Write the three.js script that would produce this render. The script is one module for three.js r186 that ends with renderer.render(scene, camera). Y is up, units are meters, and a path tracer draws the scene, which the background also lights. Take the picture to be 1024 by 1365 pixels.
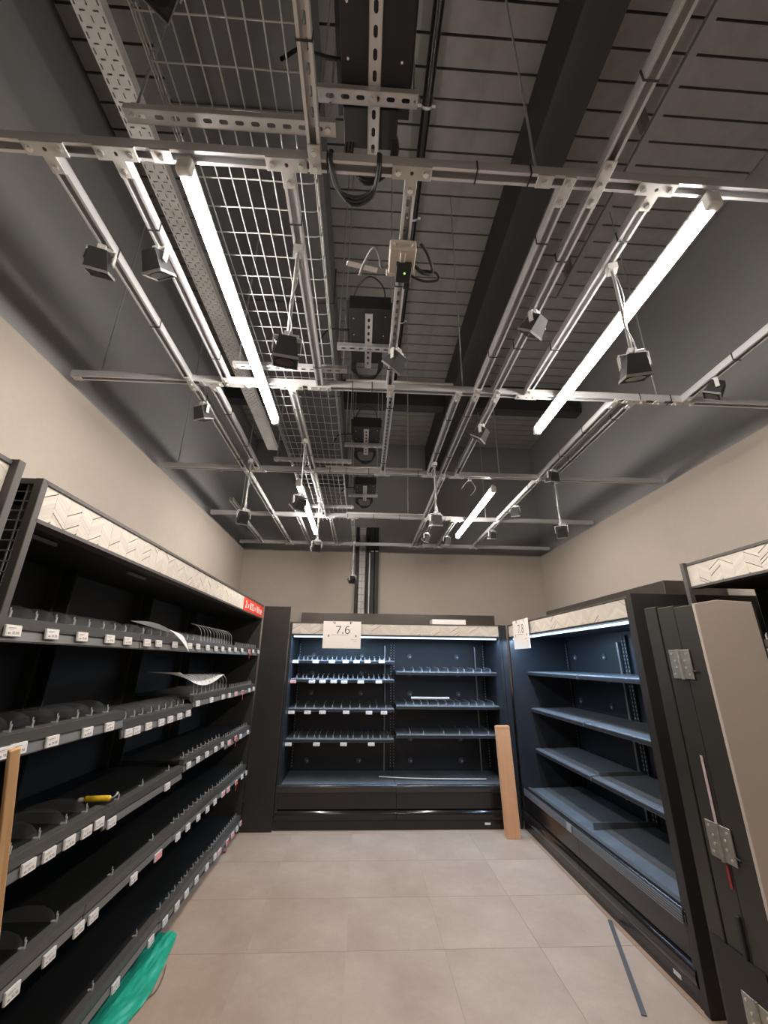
import * as THREE from 'three';
import { RoundedBoxGeometry } from 'three/addons/geometries/RoundedBoxGeometry.js';
import { mergeGeometries, toCreasedNormals } from 'three/addons/utils/BufferGeometryUtils.js';
import { RectAreaLightUniformsLib } from 'three/addons/lights/RectAreaLightUniformsLib.js';

// ------------------------------------------------------------------ camera, light, exposure
const scene = new THREE.Scene();
scene.background = new THREE.Color(0x000000);
const EYE = 1.65;                                             // lens height above the floor
const FOCAL = 547.97;                                         // in pixels of the 1024 x 1365 frame
const camera = new THREE.PerspectiveCamera(2 * Math.atan(682.5 / FOCAL) * 180 / Math.PI, 1024 / 1365, 0.05, 60);
camera.position.set(0, EYE, 0);
camera.rotation.set(20.004 * Math.PI / 180, -2.7825 * Math.PI / 180, 0.6954 * Math.PI / 180, 'YXZ');
camera.updateMatrixWorld();
scene.add(camera);
const renderer = new THREE.WebGLRenderer({ antialias: true });
renderer.toneMapping = THREE.LinearToneMapping;
renderer.toneMappingExposure = 3.2;
renderer.shadowMap.enabled = true;
RectAreaLightUniformsLib.init();
const LAMP = { glow: 17, panel: 34, color: [1, 0.93, 0.86] }; // ceiling battens
const COOL = { glow: 1.0, panel: 62, color: [0.46, 0.7, 1] };   // strips in the chilled cases

// ------------------------------------------------------------------ helpers
const V = (x, y, z) => new THREE.Vector3(x, y, z);
const rays = (px, py) => V((px - 512) / FOCAL, -(py - 682.5) / FOCAL, -1).applyEuler(camera.rotation);
const onX = (px, py, x) => { const d = rays(px, py); return d.multiplyScalar(x / d.x).add(camera.position); };
const onY = (px, py, y) => { const d = rays(px, py); return d.multiplyScalar((y - EYE) / d.y).add(camera.position); };
const onZ = (px, py, z) => { const d = rays(px, py); return d.multiplyScalar(z / d.z).add(camera.position); };
let seed = 7;
const rnd = () => { seed = (seed * 1664525 + 1013904223) >>> 0; return seed / 4294967296; };
const rr = (a, b) => a + (b - a) * rnd();

function hash2(ix, iy, s) { let h = (ix * 374761393 + iy * 668265263 + s * 982451653) | 0; h = Math.imul(h ^ (h >>> 13), 1274126177); return ((h ^ (h >>> 16)) >>> 0) / 4294967296; }
function vnoise(x, y, period, s) {
  const x0 = Math.floor(x), y0 = Math.floor(y), fx = x - x0, fy = y - y0, m = n => ((n % period) + period) % period;
  const u = fx * fx * (3 - 2 * fx), v = fy * fy * (3 - 2 * fy);
  const a = hash2(m(x0), m(y0), s), b = hash2(m(x0 + 1), m(y0), s), c = hash2(m(x0), m(y0 + 1), s), d = hash2(m(x0 + 1), m(y0 + 1), s);
  return a + (b - a) * u + (c - a) * v + (a - b - c + d) * u * v;
}
function fbm(u, v, base, oct, s) { let t = 0, a = 0.5, n = 0; for (let i = 0; i < oct; i++) { const p = base << i; t += a * vnoise(u * p, v * p, p, s + i); n += a; a *= 0.55; } return t / n; }
function dataTex(size, fn, srgb = true) {
  const d = new Uint8Array(size * size * 4);
  for (let j = 0; j < size; j++) for (let i = 0; i < size; i++) {
    const c = fn(i / size, j / size), k = (j * size + i) * 4;
    d[k] = c[0]; d[k + 1] = c[1]; d[k + 2] = c[2]; d[k + 3] = 255;
  }
  const t = new THREE.DataTexture(d, size, size);
  t.wrapS = t.wrapT = THREE.RepeatWrapping; t.magFilter = THREE.LinearFilter; t.minFilter = THREE.LinearMipmapLinearFilter; t.generateMipmaps = true;
  if (srgb) t.colorSpace = THREE.SRGBColorSpace;
  t.needsUpdate = true;
  return t;
}
const grey = (f, lo, hi) => { const v = Math.max(0, Math.min(255, lo + (hi - lo) * f)); return [v, v, v]; };
const tint = (f, a, b) => a.map((x, i) => x + (b[i] - x) * f);
function canvasTex(w, h, draw) {
  const c = document.createElement('canvas'); c.width = w; c.height = h;
  draw(c.getContext('2d'), w, h);
  const t = new THREE.CanvasTexture(c); t.colorSpace = THREE.SRGBColorSpace; t.magFilter = THREE.LinearFilter;
  return t;
}
function boxUV(g, s = 1) {                                     // texture coordinates in metres
  const p = g.attributes.position, n = g.attributes.normal, uv = new Float32Array(p.count * 2);
  for (let i = 0; i < p.count; i++) {
    const ax = Math.abs(n.getX(i)), ay = Math.abs(n.getY(i)), az = Math.abs(n.getZ(i));
    const [u, v] = ax > ay && ax > az ? [p.getZ(i), p.getY(i)] : ay > az ? [p.getX(i), p.getZ(i)] : [p.getX(i), p.getY(i)];
    uv[i * 2] = u / s; uv[i * 2 + 1] = v / s;
  }
  g.setAttribute('uv', new THREE.BufferAttribute(uv, 2));
  return g;
}
const taken = {};
const numbered = n => { const k = taken[n] || 0; taken[n] = k + 1; return k ? n + '_' + String(k).padStart(3, '0') : n; };
const lit = m => { m.castShadow = true; m.receiveShadow = true; return m; };
function thing(name, label, category, pos = [0, 0, 0], group, turn = 0) {
  const o = new THREE.Group(); o.name = numbered(name); o.position.set(...pos); o.rotation.y = turn;
  o.userData = { label, category }; if (group) o.userData.group = group;
  scene.add(o); return o;
}
function solo(name, label, category, geo, mat, pos = [0, 0, 0], group) {
  const o = lit(new THREE.Mesh(geo, mat)); o.name = numbered(name); o.position.set(...pos);
  o.userData = { label, category }; if (group) o.userData.group = group;
  scene.add(o); return o;
}
function struct(name, geo, mat, pos = [0, 0, 0]) {
  const o = lit(new THREE.Mesh(geo, mat)); o.name = name; o.position.set(...pos); o.userData = { kind: 'structure' };
  scene.add(o); return o;
}
function part(parent, name, geo, mat, pos = [0, 0, 0], rot) {
  const o = lit(new THREE.Mesh(geo, mat)); o.name = name; o.position.set(...pos); if (rot) o.rotation.set(...rot);
  parent.add(o); return o;
}
const cache = new Map();
const memo = (k, f) => { if (!cache.has(k)) cache.set(k, f()); return cache.get(k); };
const BX = (w, h, d) => memo(`b${w.toFixed(4)},${h.toFixed(4)},${d.toFixed(4)}`, () => boxUV(new THREE.BoxGeometry(w, h, d)));
const RB = (w, h, d, r = 0.004, s = 2) => memo(`r${w.toFixed(4)},${h.toFixed(4)},${d.toFixed(4)},${r},${s}`, () => boxUV(new RoundedBoxGeometry(w, h, d, s, r)));
const CY = (r1, r2, h, n = 12) => memo(`c${r1},${r2},${h.toFixed(4)},${n}`, () => new THREE.CylinderGeometry(r1, r2, h, n));
const moved = (g, x, y, z, rx = 0, ry = 0, rz = 0) => g.clone().applyMatrix4(new THREE.Matrix4().makeRotationFromEuler(new THREE.Euler(rx, ry, rz)).setPosition(x, y, z));
const join = gs => mergeGeometries(gs.map(g => { const h = g.index ? g.toNonIndexed() : g.clone(); for (const k of Object.keys(h.attributes)) if (!['position', 'normal', 'uv'].includes(k)) h.deleteAttribute(k); return h; }));
const TB = (pts, r, seg = 24, n = 6) => new THREE.TubeGeometry(new THREE.CatmullRomCurve3(pts.map(p => p.isVector3 ? p : V(...p))), seg, r, n);
function rod(a, b, r, n = 8) {                                 // straight round bar between two points
  const d = b.clone().sub(a), g = new THREE.CylinderGeometry(r, r, d.length(), n);
  g.applyMatrix4(new THREE.Matrix4().compose(a.clone().add(b).multiplyScalar(0.5), new THREE.Quaternion().setFromUnitVectors(V(0, 1, 0), d.normalize()), V(1, 1, 1)));
  return g;
}
const poly = pts => { const s = new THREE.Shape(); pts.forEach(([x, y], i) => i ? s.lineTo(x, y) : s.moveTo(x, y)); s.closePath(); return s; };
function sweepX(pts, len) {                                    // profile in (z, y), drawn out along x, centred
  const g = new THREE.ExtrudeGeometry(poly(pts), { depth: len, bevelEnabled: false, steps: 1 });
  g.translate(0, 0, -len / 2); g.rotateY(Math.PI / 2); g.scale(1, 1, 1);
  return boxUV(g);                                             // local z of the profile ends up on -... see use: profile x -> -z
}
function sweepZ(pts, len) { const g = new THREE.ExtrudeGeometry(poly(pts), { depth: len, bevelEnabled: false, steps: 1 }); g.translate(0, 0, -len / 2); return boxUV(g); }

// ------------------------------------------------------------------ materials
const T_fine = dataTex(256, (u, v) => grey(fbm(u, v, 8, 5, 3), 205, 255));
const T_plaster = dataTex(512, (u, v) => grey(0.7 * fbm(u, v, 4, 4, 11) + 0.3 * fbm(u, v, 64, 3, 17), 238, 255));
const T_paint = dataTex(256, (u, v) => grey(0.5 * fbm(u, v, 2, 3, 91) + 0.5 * fbm(u, v, 48, 3, 95), 240, 255));
const T_galv = dataTex(256, (u, v) => grey(0.5 * fbm(u, v, 16, 4, 21) + 0.5 * hash2(Math.floor(u * 48), Math.floor(v * 48), 5) * 0.6, 190, 255));
const T_rough = dataTex(256, (u, v) => grey(fbm(u, v, 8, 5, 31), 130, 255), false);
const T_tile = [0, 1, 2].map(k => dataTex(512, (u, v) => {
  const a = fbm(u, v, 3, 5, 41 + k * 9), b = fbm(u, v, 24, 4, 45 + k * 9), c = fbm(u * 1, v * 1, 96, 2, 49 + k);
  return tint(0.7 * a + 0.18 * b + 0.12 * c, [166, 142, 124], [207, 186, 168]);
}));
const T_bump = dataTex(256, (u, v) => grey(fbm(u, v, 32, 4, 77), 0, 255), false);
const T_wood = dataTex(256, (u, v) => tint(fbm(u * 1, (v + 0.02 * Math.sin(u * 40)) * 1, 4, 2, 5) * 0.4 + 0.6 * vnoise(u * 40, v * 3, 1000, 8), [190, 146, 100], [224, 184, 138]));
const T_card = dataTex(256, (u, v) => tint(0.6 * fbm(u, v, 8, 4, 61) + 0.4 * vnoise(u * 128, v * 4, 4096, 3), [192, 138, 98], [214, 162, 120]));
const std = (color, roughness = 0.6, metalness = 0, extra = {}) => new THREE.MeshStandardMaterial({ color: Array.isArray(color) ? new THREE.Color().setRGB(...color) : color, roughness, metalness, ...extra });
const M = {
  wall: std([0.455, 0.398, 0.34], 0.85, 0, { map: T_plaster, bumpMap: T_bump, bumpScale: 0.00015 }),
  darkWall: std([0.275, 0.27, 0.272], 0.5, 0, { map: T_paint }),
  deck: std([0.32, 0.304, 0.292], 0.6, 0, { map: T_fine }),
  duct: std([0.1, 0.1, 0.104], 0.6, 0, { map: T_fine }),
  beam: std([0.042, 0.041, 0.043], 0.55, 0, { map: T_fine }),
  tile: T_tile.map(map => std([0.78, 0.76, 0.74], 0.5, 0, { map, bumpMap: T_bump, bumpScale: 0.00015 })),
  grout: std([0.4, 0.355, 0.315], 0.9),
  steel: std([0.64, 0.64, 0.645], 0.34, 0.5),
  plate: std([0.7, 0.69, 0.665], 0.5, 0.25, { map: T_fine }),
  bolt: std([0.75, 0.74, 0.72], 0.3, 0.9),
  wire: std([0.44, 0.44, 0.435], 0.4, 0.5),
  housing: std([0.72, 0.71, 0.69], 0.4, 0.2),
  black: std([0.018, 0.018, 0.019], 0.55),
  blackGloss: std([0.012, 0.0115, 0.011], 0.22),
  spot: std([0.018, 0.018, 0.019], 0.62),
  shelfBlack: std([0.0135, 0.0135, 0.0125], 0.45, 0, { map: T_fine }),
  backBlack: std([0.026, 0.025, 0.023], 0.62, 0, { map: T_fine }),
  upright: std([0.06, 0.058, 0.055], 0.45, 0.3),
  rail: std([0.075, 0.071, 0.065], 0.4, 0.1),
  railLight: std([0.14, 0.136, 0.13], 0.4),
  trim: std([0.075, 0.068, 0.062], 0.45),
  panel: std([0.026, 0.023, 0.0215], 0.45, 0, { map: T_fine }),
  plank: [[0.58, 0.53, 0.465], [0.54, 0.49, 0.43], [0.61, 0.56, 0.49], [0.56, 0.51, 0.44]].map(c => std(c, 0.6)),
  plankBack: std([0.16, 0.13, 0.1], 0.9),
  clear: new THREE.MeshPhysicalMaterial({ color: 0xffffff, transmission: 0.97, roughness: 0.08, thickness: 0, ior: 1.45 }),
  clip: new THREE.MeshPhysicalMaterial({ color: new THREE.Color().setRGB(0.72, 0.72, 0.71), transmission: 0.6, roughness: 0.2, thickness: 0 }),
  clipWhite: new THREE.MeshPhysicalMaterial({ color: new THREE.Color().setRGB(0.34, 0.36, 0.39), transmission: 0.3, roughness: 0.3, thickness: 0 }),
  case: std([0.022, 0.025, 0.031], 0.42, 0, { map: T_fine }),
  caseShelf: std([0.15, 0.168, 0.19], 0.38, 0.1, { map: T_fine }),
  caseRail: std([0.11, 0.118, 0.13], 0.35, 0.2),
  caseMetal: std([0.34, 0.34, 0.34], 0.3, 0.8),
  slotDot: std([0.5, 0.5, 0.5], 0.5),
  ribGrey: std([0.2, 0.21, 0.225], 0.35),
  lip: std([0.06, 0.058, 0.056], 0.15, 0.5),
  caseBase: std([0.014, 0.0125, 0.0115], 0.22),
  bumper: std([0.02, 0.018, 0.0165], 0.11, 0.1),
  canopy: std([0.11, 0.098, 0.088], 0.3, 0.7),
  white: std([0.78, 0.76, 0.74], 0.6),
  paper: new THREE.MeshPhysicalMaterial({ color: new THREE.Color().setRGB(0.84, 0.83, 0.81), roughness: 0.95, transmission: 0.4, thickness: 0, side: THREE.DoubleSide }),
  tagBody: std([0.62, 0.61, 0.6], 0.5),
  red: std([0.62, 0.055, 0.045], 0.5),
  redDark: std([0.28, 0.02, 0.025], 0.5),
  pink: std([0.7, 0.3, 0.29], 0.55),
  yellow: std([0.75, 0.48, 0.02], 0.4),
  green: std([0.025, 0.38, 0.25], 0.3, 0, { side: THREE.DoubleSide }),
  card: std([1, 1, 1], 0.85, 0, { map: T_card }),
  wood: std([1, 1, 1], 0.65, 0, { map: T_wood }),
  beige: std([0.5, 0.435, 0.38], 0.5, 0, { map: T_plaster }),
  leaf: std([0.04, 0.037, 0.031], 0.42, 0.1, { map: T_fine }),
  leafDark: std([0.014, 0.013, 0.012], 0.5),
  hinge: std([0.55, 0.54, 0.49], 0.4, 0.8, { map: T_galv, bumpMap: T_bump, bumpScale: 0.002 }),
  jbox: std([0.62, 0.57, 0.5], 0.5),
  bronze: std([0.25, 0.24, 0.24], 0.4, 0.4),
  flat: std([0.13, 0.125, 0.125], 0.4, 0.4),
};
const glowMat = (L) => std([0.9, 0.9, 0.9], 0.5, 0, { emissive: new THREE.Color().setRGB(...L.color), emissiveIntensity: L.glow });
M.glow = glowMat(LAMP); M.coolGlow = glowMat(COOL);
M.greenLed = std([0.1, 0.5, 0.05], 0.5, 0, { emissive: new THREE.Color().setRGB(0.35, 1, 0.1), emissiveIntensity: 1.2 });

// ------------------------------------------------------------------ the room
const XL = -1.8, XR = 2.75, ZB = -6.12, ZF = 4.6, YW = 3.21, YD = 5.05;
{
  const L = ZF - ZB, zc = (ZF + ZB) / 2, W = XR - XL, xc = (XR + XL) / 2;
  const wallBox = (w, h, d) => boxUV(new THREE.BoxGeometry(w, h, d), 1.5);
  struct('wall_left', wallBox(0.2, YW, L), M.wall, [XL - 0.1, YW / 2, zc]);
  struct('wall_right', wallBox(0.2, YW, L), M.wall, [XR + 0.1, YW / 2, zc]);
  struct('wall_back', wallBox(W + 0.4, YW, 0.2), M.wall, [xc, YW / 2, ZB - 0.1]);
  struct('wall_front', wallBox(W + 0.4, YW, 0.2), M.wall, [xc, YW / 2, ZF + 0.1]);
  const h = YD + 0.25 - YW, y = YW + h / 2;
  // the beige lining stops at this height with a plain edge; the dark painted wall above stands a little behind it
  struct('wall_left_upper', wallBox(0.2, h, L), M.darkWall, [XL - 0.112, y, zc]);
  struct('wall_right_upper', wallBox(0.2, h, L), M.darkWall, [XR + 0.112, y, zc]);
  struct('wall_back_upper', wallBox(W + 0.4, h, 0.2), M.darkWall, [xc, y, ZB - 0.112]);
  struct('wall_front_upper', wallBox(W + 0.4, h, 0.2), M.darkWall, [xc, y, ZF + 0.112]);
  // floor: slab with separate porcelain tiles
  const floor = struct('floor', wallBox(W + 0.4, 0.12, L + 0.4), M.grout, [xc, -0.0625, zc]);
  const tg = [0, 1, 2].map(() => null);
  const P = 0.6, x0 = -0.04, z0 = -3.255;
  for (let i = -3; i <= 4; i++) for (let k = -5; k <= 6; k++) {
    const xa = Math.max(x0 + i * P, XL), xb = Math.min(x0 + (i + 1) * P, XR), za = Math.max(z0 + k * P, ZB), zb = Math.min(z0 + (k + 1) * P, ZF);
    if (xb - xa < 0.05 || zb - za < 0.05) continue;
    const w = xb - xa - 0.0025, d = zb - za - 0.0025, kind = (Math.abs(i * 7 + k * 13)) % 3;
    const g = new THREE.BoxGeometry(w, 0.012, d).toNonIndexed(); boxUV(g, 0.9);
    const uv = g.attributes.uv, ou = rnd(), ov = rnd();
    for (let n = 0; n < uv.count; n++) uv.setXY(n, uv.getX(n) + ou, uv.getY(n) + ov);
    part(floor, 'tile', g, M.tile[kind], [(xa + xb) / 2 - xc, 0.0625 - 0.0062, (za + zb) / 2 - zc]);
  }
  // roof deck: slab with separate boards and grooves between them
  const ceil = struct('ceiling', wallBox(W + 0.4, 0.1, L + 0.4), M.beam, [xc, YD + 0.11, zc]);
  const DP = 0.1445, zd = 1.65 * 0 - 0.372 * 3.4;
  const dg = BX(W, 0.06, DP - 0.014);
  for (let k = -44; k < 36; k++) {
    const z = zd + (k + 0.5) * DP; if (z < ZB + 0.06 || z > ZF - 0.06) continue;
    part(ceil, 'deck_board', dg, M.deck, [0, -0.08, z - zc]);
  }
  // steel beams below the deck
  const fl = (w, hh, d) => boxUV(new THREE.BoxGeometry(w, hh, d));
  const y0 = 4.62, bx = 1.085, bw = 0.215;
  const iProfile = (w, hh, t) => [[-w / 2, 0], [w / 2, 0], [w / 2, t], [0.03, t + 0.01], [0.03, hh - t], [w / 2, hh - t], [w / 2, hh], [-w / 2, hh], [-w / 2, hh - t], [-0.03, hh - t], [-0.03, t + 0.01], [-w / 2, t]];
  const main = struct('ceiling_beam_1', boxUV(new THREE.BoxGeometry(bw, YD - y0, L)), M.beam, [bx, (y0 + YD) / 2, zc]);
  struct('ceiling_beam_2', boxUV(new THREE.BoxGeometry(W, YD - 4.7, 0.15)), M.beam, [xc, (4.7 + YD) / 2, -4.475]);
}

// ------------------------------------------------------------------ ceiling battens
function batten(x, z0, z1, label, broken) {
  const t = thing('led_batten', label, 'lamp', [x, 3.145, (z0 + z1) / 2], 'ceiling lamps below the strut grid');
  const L = z1 - z0;
  part(t, 'housing', RB(0.042, 0.014, L, 0.004), M.housing, [0, 0.043, 0]);
  for (const s of [-1, 1]) {
    part(t, 'end_cap', RB(0.05, 0.058, 0.035, 0.01, 3), M.housing, [0, 0.014, s * (L / 2 - 0.01)]);
    part(t, 'hanger', BX(0.02, 0.014, 0.03), M.plate, [0, 0.057, s * (L / 2 - 0.02)]);
  }
  const prof = []; for (let i = 0; i <= 10; i++) { const a = Math.PI * i / 10; prof.push([0.02 * Math.cos(a), -0.018 * Math.sin(a)]); }
  prof.push([-0.02, 0.036], [0.02, 0.036]);
  part(t, 'diffuser', sweepZ(prof.reverse(), L - 0.05), M.glow, [0, 0, 0]);
  const l = new THREE.RectAreaLight(new THREE.Color().setRGB(...LAMP.color), LAMP.panel, 0.038, L - 0.06);
  l.position.set(0, -0.0205, 0); l.rotation.x = -Math.PI / 2; l.name = 'batten_light'; t.add(l);
}
batten(-0.62, -2.425, -0.9, 'lit LED batten over the black wall shelving, first of its row from the open aisle');
batten(1.17, -2.425, -0.9, 'lit LED batten over the aisle beside the dark hinged panels');
batten(-0.61, -4.97, -3.44, 'lit LED batten with a black spotlight hanging in front of its middle');
batten(1.18, -4.97, -3.44, 'lit LED batten between strut rails towards the chilled case with card 7.6');
for (const x of [-0.62, 1.17]) for (const z of [2.65]) batten(x, z, z + 1.52, 'lit LED batten over the open end of the aisle');

// ------------------------------------------------------------------ strut grid
const YG = 3.21;                                              // underside of the rails
const strutPts = [[-20.5, 0], [-20.5, 41], [20.5, 41], [20.5, 0], [11, 0], [11, 7], [13.2, 7], [13.2, 2.6], [18, 2.6], [18, 38.5], [-18, 38.5], [-18, 2.6], [-13.2, 2.6], [-13.2, 7], [-11, 7], [-11, 0]].map(p => [p[0] / 1000, p[1] / 1000]);
const grid = thing('strut_grid', 'galvanised steel strut channel grid hung below the dark ceiling', 'ceiling grid', [0, YG, 0]);
const railGeo = L => memo('rail' + L.toFixed(3), () => sweepZ(strutPts, L));
function slottedWeb(L, w, t, pitch = 0.05, sl = 0.028, sw = 0.013) {      // flat strip with oblong holes, along z, in the xz plane
  const s = poly([[-w / 2, -L / 2], [w / 2, -L / 2], [w / 2, L / 2], [-w / 2, L / 2]]), n = Math.floor((L - 0.03) / pitch);
  for (let i = 0; i < n; i++) {
    const c = -(n - 1) * pitch / 2 + i * pitch, h = new THREE.Path(), r = sw / 2, q = sl / 2 - r;
    h.moveTo(r, c - q); h.lineTo(r, c + q); h.absarc(0, c + q, r, 0, Math.PI, false); h.lineTo(-r, c - q); h.absarc(0, c - q, r, Math.PI, 2 * Math.PI, false);
    s.holes.push(h);
  }
  const g = new THREE.ExtrudeGeometry(s, { depth: t, bevelEnabled: false, curveSegments: 5 }); g.rotateX(Math.PI / 2); g.translate(0, t, 0);
  return boxUV(g);
}
const bx2 = (w, h, d, x, y, z) => moved(new THREE.BoxGeometry(w, h, d), x, y, z);
function slottedRail(L) {                                      // open side down, slotted web above
  return memo('srail' + L.toFixed(3), () => boxUV(join([moved(slottedWeb(L, 0.041, 0.0025), 0, 0.0385, 0), bx2(0.0025, 0.0385, L, -0.01925, 0.01925, 0), bx2(0.0025, 0.0385, L, 0.01925, 0.01925, 0), bx2(0.0075, 0.0025, L, -0.01425, 0.00125, 0), bx2(0.0075, 0.0025, L, 0.01425, 0.00125, 0)])));
}
function slottedChannel(L, h = 0.024) {                        // web with holes facing down, open side up
  return memo('schan' + L.toFixed(3), () => boxUV(join([slottedWeb(L, 0.041, 0.0025), bx2(0.0025, h, L, -0.01925, h / 2, 0), bx2(0.0025, h, L, 0.01925, h / 2, 0)])));
}
const BAR = [-0.91, -2.11, -3.31, -4.5, -5.7];
for (const z of BAR) {
  const b = part(grid, 'cross_rail', railGeo(XR - XL - 0.09), M.steel, [(XL + XR) / 2, 0, z], [0, Math.PI / 2, 0]);
  for (const s of [-1, 1]) part(b, 'end_plate', BX(0.038, 0.004, 0.05), M.plate, [0, -0.003, s * ((XR - XL - 0.09) / 2 - 0.03)]);
}
// bars continue the grid over the open end of the aisle
for (const z of [0.29, 1.49, 2.69]) part(grid, 'cross_rail', railGeo(XR - XL - 0.09), M.steel, [(XL + XR) / 2, 0, z], [0, Math.PI / 2, 0]);
const tGeo = (() => {
  const s = poly([[-0.066, 0.02], [0.066, 0.02], [0.066, -0.02], [0.02, -0.02], [0.02, -0.072], [-0.02, -0.072], [-0.02, -0.02], [-0.066, -0.02]]);
  const h = new THREE.Path(); h.absarc(0, 0, 0.0065, 0, Math.PI * 2, true); s.holes.push(h);
  const g = new THREE.ExtrudeGeometry(s, { depth: 0.005, bevelEnabled: true, bevelSize: 0.001, bevelThickness: 0.001, bevelSegments: 1, curveSegments: 6 });
  g.rotateX(-Math.PI / 2); g.translate(0, -0.0068, 0); return boxUV(g);       // head along x, stem towards +z
})();
const boltGeo = (() => { const w = moved(new THREE.CylinderGeometry(0.0105, 0.0105, 0.002, 12), 0, -0.001, 0), h = moved(new THREE.CylinderGeometry(0.0085, 0.0085, 0.007, 6), 0, -0.0055, 0); return join([w, h]); })();
function tee(x, z, dir) {                                      // dir -1: stem away from the camera
  const t = part(grid, 't_bracket', tGeo, M.plate, [x, 0, z], [0, dir < 0 ? Math.PI : 0, 0]);
  for (const [bx, bz] of [[-0.047, 0], [0.047, 0], [0, 0.053]]) part(t, 'bolt', boltGeo, M.bolt, [bx, -0.0072, bz]);
}
function flat(x, z0, z1, n, along = 'z') {                      // straight plate with n bolts
  const L = Math.abs(z1 - z0), c = (z0 + z1) / 2;
  const p = part(grid, 'flat_bracket', RB(0.04, 0.006, L, 0.0015), M.plate, along === 'z' ? [x, -0.0042, c] : [c, -0.0042, x], along === 'z' ? undefined : [0, Math.PI / 2, 0]);
  for (let i = 0; i < n; i++) part(p, 'bolt', boltGeo, M.bolt, [0, -0.0035, n === 1 ? 0 : -L / 2 + 0.02 + i * (L - 0.04) / (n - 1)]);
}
const tieGeo = join([bx2(0.047, 0.0025, 0.005, 0, 0.0222, 0), bx2(0.047, 0.0025, 0.005, 0, -0.0222, 0), bx2(0.0025, 0.042, 0.005, 0.0222, 0, 0), bx2(0.0025, 0.042, 0.005, -0.0222, 0, 0)]);
function longRail(x, z0, z1, slotted) {
  const L = Math.abs(z1 - z0);
  const r = part(grid, 'long_rail', slotted ? slottedRail(L) : railGeo(L), M.steel, [x, 0, (z0 + z1) / 2]);
  const n = Math.max(1, Math.round(L / 0.55));
  for (let i = 0; i < n; i++) part(r, 'cable_tie', tieGeo, M.black, [0, 0.0203, -L / 2 + (i + 0.5 + rr(-0.25, 0.25)) * L / n]);
  return r;
}
const h2 = 0.0215;
const [b1, b2, b3, b4, b5] = BAR;
longRail(-1.075, b1 - h2, b2 + h2); tee(-1.075, b1, -1);
longRail(-1.06, b2 - h2, b3 + h2); longRail(-1.055, b3 - h2, b5 + h2); flat(-1.067, b2 - 0.075, b2 + 0.055, 3); flat(-1.055, b3 - 0.06, b3 + 0.06, 3); flat(-1.055, b4 - 0.05, b4 + 0.05, 2); tee(-1.055, b5, 1);
longRail(-0.85, b1 - h2, b2 + h2); tee(-0.85, b1, -1); flat(-0.85, b2 - 0.02, b2 + 0.06, 2); flat(b2, -0.87, -0.72, 2, 'x');
longRail(-0.945, b2 - h2, b3 + h2); tee(-0.945, b2, -1); tee(-0.945, b3, 1);
flat(b1, -0.735, -0.67, 1, 'x');
longRail(-0.296, b1 - h2, b2 + h2); tee(-0.296, b1, -1); flat(b2, -0.37, -0.23, 3, 'x');
longRail(-0.2, b1 + h2, 0.29 - h2, true); flat(-0.2, b1 - 0.022, b1 + 0.062, 2);
longRail(-0.466, b2 - h2, b3 + h2); tee(-0.466, b2, -1); flat(-0.466, b3 - 0.06, b3 + 0.06, 3); longRail(-0.468, b3 - h2, b4 + h2); tee(-0.468, b4, 1);
longRail(-0.4, b4 - h2, b5 + h2); tee(-0.4, b4, -1); tee(-0.4, b5, 1);
longRail(-0.145, b4 - h2, b5 + h2); tee(-0.145, b4, -1); tee(-0.145, b5, 1);
longRail(0.125, b1 - h2, b2 + h2, true); tee(0.125, b1, -1); flat(0.132, b2 - 0.06, b2 + 0.06, 3);
longRail(0.142, b2 - h2, b3 + h2, true); tee(0.142, b3, 1);
longRail(0.668, b1 - h2, b2 + h2); flat(0.668, b1 - 0.08, b1 + 0.02, 2); flat(b1, 0.555, 0.61, 1, 'x'); flat(0.665, b2 - 0.08, b2 + 0.06, 3);
longRail(0.671, b2 - h2, b3 + h2); longRail(0.69, b3 - h2, b4 + h2); longRail(0.705, b4 - h2, b5 + h2); flat(0.68, b3 - 0.06, b3 + 0.06, 3); flat(0.7, b4 - 0.06, b4 + 0.06, 2); flat(b5, 0.63, 0.78, 2, 'x');
longRail(0.555, b2 - h2, b3 + h2); flat(0.555, b2 - 0.08, b2 + 0.02, 2); tee(0.555, b3, 1);
longRail(0.775, b1 + h2, 0.29 - h2); longRail(0.78, b1 - h2, b2 + h2); flat(0.778, b1 - 0.075, b1 + 0.075, 3);
longRail(0.8, b2 - h2, b3 + h2); flat(0.79, b2 - 0.07, b2 + 0.06, 3); tee(0.805, b3, 1);
longRail(0.98, b1 - h2, b2 + h2); tee(0.98, b1, -1); tee(0.98, b2, 1);
longRail(1.99, b2 + h2, 0.29 - h2); tee(1.99, b2, 1); flat(b2, 1.8, 1.86, 1, 'x');
longRail(1.56, b2 - h2, b3 + h2); longRail(1.558, b3 - h2, b4 + h2); longRail(1.575, b4 - h2, b5 + h2); flat(1.56, b2 - 0.08, b2 + 0.02, 2); flat(1.558, b3 - 0.06, b3 + 0.06, 3); flat(1.565, b4 - 0.06, b4 + 0.06, 3); tee(1.578, b5, 1);
longRail(1.67, b2 - h2, b3 + h2); tee(1.67, b2, -1); flat(b3, 1.6, 1.74, 2, 'x');
longRail(1.06, b4 - h2, b5 + h2); tee(1.06, b4, -1); tee(1.06, b5, 1);
longRail(0.8, b4 - h2, b5 + h2); tee(0.81, b5, 1);
longRail(-1.44, b4 - h2, b5 + h2); part(grid, 'rail_stub', railGeo(0.34), M.steel, [-1.44, 0.043, b4 + 0.15]);
longRail(-0.775, b4 - h2, b5 + h2); part(grid, 'rail_stub', railGeo(0.24), M.steel, [-0.785, 0.0415, b4 + 0.03]);
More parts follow.
